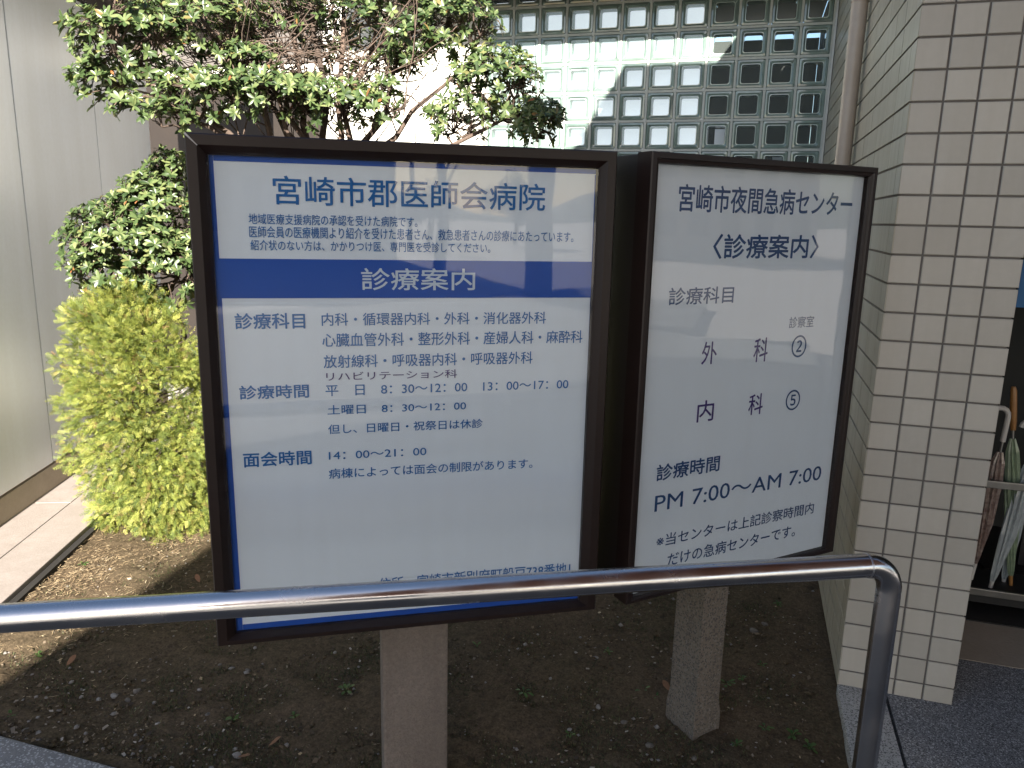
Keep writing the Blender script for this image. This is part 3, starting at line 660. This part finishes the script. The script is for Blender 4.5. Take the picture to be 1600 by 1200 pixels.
broadleaf('broadleaf_shrub', 'tall open green shrub with many bare brown branches showing above the left sign', (at_ground(500, 800, -.04)[0]*1.0, 4.15, -.04),
    [(205, 60, 95, 62, 3.85, .30, 95, 8), (330, 45, 70, 50, 4.0, .3, 40, 8), (165, 130, 45, 45, 3.85, .2, 26, 8), (215, 165, 40, 25, 3.8, .2, 14, 8), (262, 185, 38, 26, 3.7, .15, 12, 9),
     (320, 148, 80, 38, 3.9, .25, 62, 8), (430, 150, 75, 42, 3.95, .3, 66, 8), (510, 160, 70, 45, 4.1, .3, 36, 8), (590, 165, 45, 40, 4.1, .25, 26, 8),
     (640, 75, 50, 45, 4.2, .3, 26, 8), (710, 40, 75, 50, 4.25, .3, 60, 8), (770, 130, 75, 55, 4.25, .3, 80, 8), (835, 190, 50, 32, 4.25, .25, 44, 8), (720, 185, 60, 40, 4.3, .3, 30, 8), (500, 20, 120, 40, 4.3, .3, 22, 6), (620, 15, 60, 30, 4.2, .3, 16, 7), (250, -30, 120, 40, 4.0, .4, 40, 8), (560, -40, 200, 40, 4.2, .4, 60, 8), (430, 40, 110, 50, 4.5, .25, 60, 7), (560, 80, 70, 50, 4.5, .25, 30, 7), (380, 95, 60, 30, 4.1, .25, 26, 7), (430, 10, 120, 30, 4.0, .2, 20, 7), (540, 40, 90, 50, 4.05, .2, 12, 7), (620, 110, 50, 40, 4.2, .2, 14, 7)],
    [(180, 80, 3.9), (300, 10, 4.0), (250, 150, 3.85), (380, 0, 4.1), (440, -40, 4.3), (480, -60, 4.1), (540, -40, 4.2), (590, 20, 4.3), (660, 30, 4.25), (740, 90, 4.25), (800, 180, 4.25), (420, 120, 3.95), (350, 60, 4.4)], .044,
    120, (250, -30, 700, 120, 3.9, 4.6), tuple(at(505, 330, 4.15)))
broadleaf('low_shrub', 'rounded green leafy shrub against the grey wall between tall shrub and golden shrub', (at(235, 840, 4.15)[0], 4.15, -.04),
    [(195, 385, 100, 70, 3.95, .28, 130, 8), (245, 320, 62, 55, 4.05, .25, 80, 8), (270, 262, 38, 26, 4.1, .2, 26, 8), (265, 420, 60, 60, 4.0, .25, 80, 8), (150, 420, 50, 40, 3.95, .2, 34, 8), (330, 400, 60, 90, 4.1, .25, 50, 8), (170, 340, 40, 30, 4.0, .2, 22, 8)],
    [(150, 400, 4.0), (200, 340, 4.0), (250, 290, 4.1), (280, 380, 4.05), (200, 430, 4.0), (320, 360, 4.1)], .042)

# golden conifer: sprays on a lobed body
def golden():
    foot = at_ground(225, 830, -.04); foot = Vector((foot.x+.0, foot.y+.18, -.04)); base = tuple(foot)
    e = empty('golden_shrub', 0, base, 'bushy yellow green conifer shrub in sunlight left of the big sign', 'shrub')
    br = MB(); sp = MB(); Y0 = foot.y - .02
    lobes = []
    prof = [(478, 190, 62), (510, 196, 92), (550, 206, 116), (590, 208, 124), (630, 208, 128), (670, 212, 124), (710, 220, 118), (750, 230, 114), (785, 238, 108), (815, 246, 102), (838, 262, 88)]
    for (py, px, half) in prof:
        for k in range(16):
            v = -1 + 2*(k + rng.random())/16; x = px + half*v*rng.uniform(.76, .98) + rng.gauss(0, 3)
            c_ = math.sqrt(max(0, 1-v*v))
            yy = Y0 - .30*c_*rng.uniform(.45, 1.12)*half/120 if k % 4 else Y0 + rng.uniform(-.05, .3)*c_
            lobes.append((at(x, py + rng.uniform(-20, 20), yy), rng.uniform(.042, .10)))
    trunk_top = at(205, 520, Y0)
    branchy(wob(foot+Vector((0,0,-.05)), trunk_top, 6, .03), .035, .008, br, 8)
    for k in range(60):                        # inner foliage round the stem
        (py, px, half) = prof[rng.randrange(len(prof))]
        lobes.append((at(px + half*rng.uniform(-.55, .75), py + rng.uniform(-20, 20), Y0 + rng.uniform(-.10, .14)), rng.uniform(.05, .08)))
    shut = [(285, 612), (302, 596), (268, 640), (312, 632), (290, 655), (325, 610), (300, 575), (328, 660)]
    gaps = [lobes[rng.randrange(len(lobes))][0] for _ in range(30)]
    lobes += [(at(x, y, Y0 - .08), .08) for (x, y) in shut]
    for (c, r) in lobes:
        gp = min((c-g).length for g in gaps) if abs(r-.08) > 1e-9 else 1; o = foot.lerp(trunk_top, min(.95, max(.03, (c.z-foot.z)/(trunk_top.z-foot.z) - .12)))
        branchy(wob(o, c, 4, .07), .007, .0025, br, 5)
        for k in range(int(9500*r*r + 50) if gp > .045 else 26):
            v = rand_dir(); P = c + v*(r*rng.uniform(.6, 1.0))
            ax = (v*.8 + (c-foot-Vector((0,0,.7))).normalized()*.55 + Vector((0, -.15, -.05)) + rand_dir()*.5).normalized()
            L = rng.uniform(.024, .055); s = ax.cross(rand_dir()).normalized(); n = s.cross(ax); cv = rng.uniform(-.5, .2)
            # flat spray: stem + paired pointed branchlets, one loose piece
            nb = len(sp.v); K = 5
            for i in range(K+1):
                t = i/K; q = P + ax*(L*t) + n*(cv*L*t*t); hw = .0015*(1-t*.7)
                sp.v += [tuple(q - s*hw), tuple(q + s*hw)]
            for i in range(K):
                a = nb+2*i; sp.f.append((a, a+1, a+3, a+2)); sp.m.append(0); sp.sm.append(False)
            for i in range(K):
                a = nb+2*i; t = i/K; q = P + ax*(L*t) + n*(cv*L*t*t); bl = L*.44*(1-.55*t)
                for sg in (-1, 1):
                    d = (s*sg*.75 + ax*.75 + n*rng.uniform(-.35, .35)).normalized(); wv = (ax - d*ax.dot(d)).normalized()*.0017
                    e1 = a + (0 if sg < 0 else 1); k0 = len(sp.v)
                    m1 = q + d*bl*.55
                    sp.v += [tuple(m1 + wv), tuple(q + d*bl), tuple(m1 - wv)]
                    sp.f.append((e1, k0, k0+1, k0+2)); sp.m.append(0); sp.sm.append(False)
    br.build('branches', M['bark'], e, base=base); sp.build('foliage', M['gold'], e, base=base)
golden()

# ------------------------------------------------------------------ ground litter, weeds, stones, leaves
def bed_pt(near=True):
    r = rng.uniform(-2.9, .41); d = 1.6 + (rng.random()**1.7)*3.4
    return r, d
mb = MB()
for k in range(15000):
    r, d = bed_pt(); z = soil_z(r, d) + .003
    s = abs(rng.gauss(0, 1))*.0028 + .0012; a = rng.uniform(0, 6.28); tl_ = rng.uniform(-.6, .6); ln = s*rng.uniform(.7, 1.5)
    ux, uy = math.cos(a), math.sin(a); c = Vector((r, d, z + s*.35))
    U = Vector((ux, uy, tl_*.6)); V = Vector((-uy, ux, rng.uniform(-.5, .5)))
    q = [c - U*ln - V*s*.4, c - U*ln*.2 - V*s, c + U*ln, c + U*ln*.1 + V*s*.9]
    mb.face([tuple(v) for v in q], 0 if rng.random() < .93 else 1)
for k in range(5200):                         # crumbs of soil
    r, d = bed_pt(); z = soil_z(r, d); q = abs(rng.gauss(0, 1))*.0045 + .0025; nb = len(mb.v); o = (r, d, z + q*.3)
    for v in ((1,0,0), (-1,0,0), (0,1,0), (0,-1,0), (0,0,1), (0,0,-1)):
        f = q*rng.uniform(.6, 1.2); mb.v.append((o[0]+v[0]*f, o[1]+v[1]*f, o[2]+v[2]*f*.7))
    for f in ((0,2,4), (2,1,4), (1,3,4), (3,0,4), (2,0,5), (1,2,5), (3,1,5), (0,3,5)): mb.f.append(tuple(nb+i for i in f)); mb.m.append(3 if k % 5 == 0 else 2); mb.sm.append(True)
tag(mb.build('ground_litter', [M['litter'], M['straw'], M['soil'], M['pale_stone']], yaw=YP), 'scattered crumbs of bark and dry leaf over the dark soil', 'litter', kind='stuff')
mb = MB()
for k in range(22000):                          # dry clippings, made thick and pale to brighten the sunlit strip of soil
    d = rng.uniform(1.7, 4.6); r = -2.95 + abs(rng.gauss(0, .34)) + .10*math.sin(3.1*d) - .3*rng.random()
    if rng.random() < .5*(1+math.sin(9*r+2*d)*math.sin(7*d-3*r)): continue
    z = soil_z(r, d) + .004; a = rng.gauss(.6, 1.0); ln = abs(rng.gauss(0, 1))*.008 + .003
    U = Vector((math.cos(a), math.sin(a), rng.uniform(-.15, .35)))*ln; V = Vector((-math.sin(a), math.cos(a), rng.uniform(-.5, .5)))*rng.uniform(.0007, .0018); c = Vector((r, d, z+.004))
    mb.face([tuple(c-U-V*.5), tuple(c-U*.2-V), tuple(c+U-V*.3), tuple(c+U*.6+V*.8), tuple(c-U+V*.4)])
tag(mb.build('brightening_straw', M['straw'], yaw=YP), 'dry straw bits packed pale on the sunlit soil to brighten it', 'straw', kind='stuff')
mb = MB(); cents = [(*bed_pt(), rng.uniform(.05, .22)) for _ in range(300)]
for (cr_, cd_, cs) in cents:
    if cr_ < -2.0 and rng.random() < .7: continue  # moss flecks, packed dark into the shaded bed to deepen its shade
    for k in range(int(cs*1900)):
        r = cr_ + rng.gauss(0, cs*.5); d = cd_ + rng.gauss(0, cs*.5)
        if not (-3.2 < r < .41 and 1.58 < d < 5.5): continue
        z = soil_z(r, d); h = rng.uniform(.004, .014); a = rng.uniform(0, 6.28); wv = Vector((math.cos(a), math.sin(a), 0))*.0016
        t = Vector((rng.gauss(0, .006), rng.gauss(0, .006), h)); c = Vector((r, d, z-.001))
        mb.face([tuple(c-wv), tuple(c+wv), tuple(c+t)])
tag(mb.build('moss', M['moss'], yaw=YP), 'patches of short moss and fine grass, packed on the shaded soil to deepen its shade', 'moss', kind='stuff')

weed_px = [(818,1082),(830,930),(1110,1078),(1195,1140),(1190,1040),(1005,1080),(1025,1090),(1135,1070),(1238,1150),(1150,1165),(60,1025),(20,1118),(130,882),(950,1020),(890,1150),(745,1010),(460,1120),(365,1125),(1160,1060),(1215,945),(540,1080),(1265,1170)]
for i, (x, y) in enumerate(weed_px):
    P = at_ground(x, y, -.035); mb = MB(); n = rng.randint(6, 10); sz = rng.uniform(.012, .022)
    for k in range(n):
        a = k*2.4 + rng.random(); el = rng.uniform(.15, 1.0); dv = Vector((math.cos(a)*math.cos(el), math.sin(a)*math.cos(el), math.sin(el)))
        st = Vector((0,0,.002)) + dv*sz*rng.uniform(.2, .8); mb.tube([Vector((0,0,-.006)), st], .0008, 4, caps=False)
        leaf(mb, st, dv + Vector((0,0,-.3)), Vector((0,0,1)), sz*rng.uniform(.7, 1.2), sz*rng.uniform(.45, .65), .2, .2)
    o = mb.build('weed', M['weed']); o.location = P
    tag(o, 'small green weed sprouting from the soil of the bed', 'weed', 'weeds in the planted bed')
def blob(mb, s, flat=.6, seed=0):
    bm = bmesh.new(); bmesh.ops.create_icosphere(bm, subdivisions=2, radius=1.0); g = np.random.default_rng(seed); dirs = g.normal(size=(5, 3))
    for v in bm.verts:
        k = 1 + .16*sum(math.sin(2.2*(v.co.x*d[0]+v.co.y*d[1]+v.co.z*d[2])+d[1]) for d in dirs)/2
        v.co = Vector((v.co.x*k*s*1.25, v.co.y*k*s*.9, v.co.z*k*s*flat))
    bm.verts.index_update(); mb.raw([v.co[:] for v in bm.verts], [[q.index for q in f.verts] for f in bm.faces], 0, True); bm.free()
stone_px = [(178,1088,.017),(215,1080,.015),(200,1094,.013),(248,1131,.012),(155,1178,.016),(345,1038,.011),(362,1044,.012),(387,1047,.012),(325,1116,.011),(370,1180,.017),(92,1110,.010),(225,1063,.009),(935,1105,.013),(975,1128,.012),(1015,1165,.015),(930,1028,.013),(1178,985,.020),(1195,975,.016),(890,1140,.009),(1085,1185,.012),(40,1140,.011),(860,1060,.009)]
for i, (x, y, s) in enumerate(stone_px):
    mb = MB(); blob(mb, s*.75, .6, i); o = mb.build('pebble', M['pale_stone'] if i % 3 == 0 else M['stone']); o.location = at_ground(x, y, -.034); o.rotation_euler.z = rng.uniform(0, 6)
    tag(o, 'small pale pebble lying on the dark soil', 'pebble', 'pebbles on the soil')
for (x, y) in [(300, 918), (312, 910), (150, 1178), (372, 1182), (1048, 1080), (420, 1165), (104, 1040), (285, 925)]:
    mb = MB(); leaf(mb, Vector((0,0,0)), Vector((1, 0, .1)), Vector((0,0,1)), .045, .022, .4, -.25); o = mb.build('fallen_leaf', M['dry_leaf']); o.location = at_ground(x, y, -.030); o.rotation_euler = (rng.uniform(-.3, .3), rng.uniform(-.3, .3), rng.uniform(0, 6))
    tag(o, 'reddish brown dead leaf lying on the soil', 'dead leaf', 'dead leaves on the soil')

# ------------------------------------------------------------------ behind the camera: what the sign covers mirror
def polar(h, d): a = math.radians(h); return (math.sin(a)*d, math.cos(a)*d)
def far_block(name, h0, h1, dist, depth, height, m, label, cat, floors, bays):
    (xa, ya), (xb, yb) = polar(h0, dist), polar(h1, dist)
    yaw = -math.degrees(math.atan2(yb-ya, xb-xa)); Ln = math.hypot(xb-xa, yb-ya); P = fr(yaw, (xa, ya, 0)); b = (P[0]+Ln/2, P[1], -.14)
    e = empty(name, yaw, b, label, cat)
    sgn = 1 if fr(yaw, (0,0,0))[1] < P[1] else -1
    p = MB(); y0, y1 = sorted((P[1], P[1]+sgn*depth)); p.box((P[0], y0, -.14), (P[0]+Ln, y1, height)); p.build('wall', m, e, base=b)
    p = MB(); p.box((P[0]-.3, y0-.3, height+.002), (P[0]+Ln+.3, y1+.3, height+.3)); p.build('roof', M['soffit'], e, base=b)
    fh = height/floors; bwid = Ln/bays
    for f in range(floors):
        for k in range(bays):
            p = MB(); ya_, yb_ = sorted((P[1]-sgn*.03, P[1]+sgn*.02)); p.box((P[0]+bwid*(k+.2), ya_, fh*f+.9), (P[0]+bwid*(k+.8), yb_, fh*f+fh*.8)); p.build('window', M['far_window'], e, base=b)
    return e
far_block('far_building', 178.5, 161.2, 26, 8, 7.0, M['far_wall'], 'grey building across the drive mirrored in the left sign cover', 'building', 2, 7)
far_block('beige_building', 118, 99, 34, 8, 5.2, M['far_beige'], 'beige building mirrored in the right sign cover', 'building', 2, 8)
# wooded hill
mb = MB(); vs = []; fs = []; K = 60
for i in range(K+1):
    h = 80 + 120*i/K; hh = 18 + 9*math.sin(h*.11) + 5*math.sin(h*.31+1) + rng.uniform(-1.2, 1.2)
    for (dd, zz) in ((330, -2), (380, hh*.6), (430, hh), (520, hh*.7), (560, -2)):
        x, y = polar(h, dd); vs.append((x, y, zz))
for i in range(K):
    for j in range(4): a = i*5+j; fs.append((a, a+1, a+6, a+5))
mb.raw(vs, fs, 0, True); tag(mb.build('hills', M['hill']), kind='structure')
def far_tree(h, d, ht, cr_z, cr, label):
    x, y = polar(h, d); e = empty('tree', 0, (x, y, -.14), label, 'tree'); b = (x, y, -.14)
    p = MB(); p.tube([(x, y, -.2), (x+.1, y, ht*.4), (x, y, ht*.75)], [.2, .15, .06], 10)
    for k in range(6): a = k*1.05; p.tube([(x, y, ht*(.35+.05*k)), (x+math.cos(a)*cr*.6, y+math.sin(a)*cr*.6, ht*(.5+.06*k))], [.07, .025], 6)
    p.build('trunk', M['bark'], e, base=b)
    p = MB(); lob = [Vector((x + rng.uniform(-.6, .6)*cr, y + rng.uniform(-.6, .6)*cr, cr_z + rng.uniform(-.6, .7)*(ht-cr_z))) for _ in range(12)]
    for k in range(2600):
        c = lob[rng.randrange(12)] + rand_dir()*cr*.42*rng.random()**.4; s = rng.uniform(.06, .16); d1 = rand_dir()*s; d2 = d1.cross(rand_dir()).normalized()*s*.6
        p.face([tuple(c-d1), tuple(c+d2), tuple(c+d1), tuple(c-d2)])
    p.build('crown', M['far_leaf'], e, base=b)
far_tree(157.3, 22, 6.5, 4.6, 1.0, 'slim tree mirrored between the bright patches in the left sign cover')
far_tree(152.0, 45, 4.2, 2.8, 2.2, 'low round tree mirrored near the horizon in the left sign cover')
far_tree(158.8, 50, 3.6, 2.4, 2.4, 'low broad tree mirrored beside the pole in the left sign cover')
x, y = polar(160.2, 40); mb = MB(); mb.tube([(x, y, -.2), (x, y, 6.4)], [.16, .10], 10); mb.tube([(x-.7, y, 5.9), (x+.7, y, 5.9)], .05, 6); mb.tube([(x-.5, y, 5.4), (x+.5, y, 5.4)], .04, 6)
tag(mb.build('utility_pole', M['stone'], base=(x, y, -.14)), 'thin utility pole with crossarms mirrored in the left sign cover', 'pole')
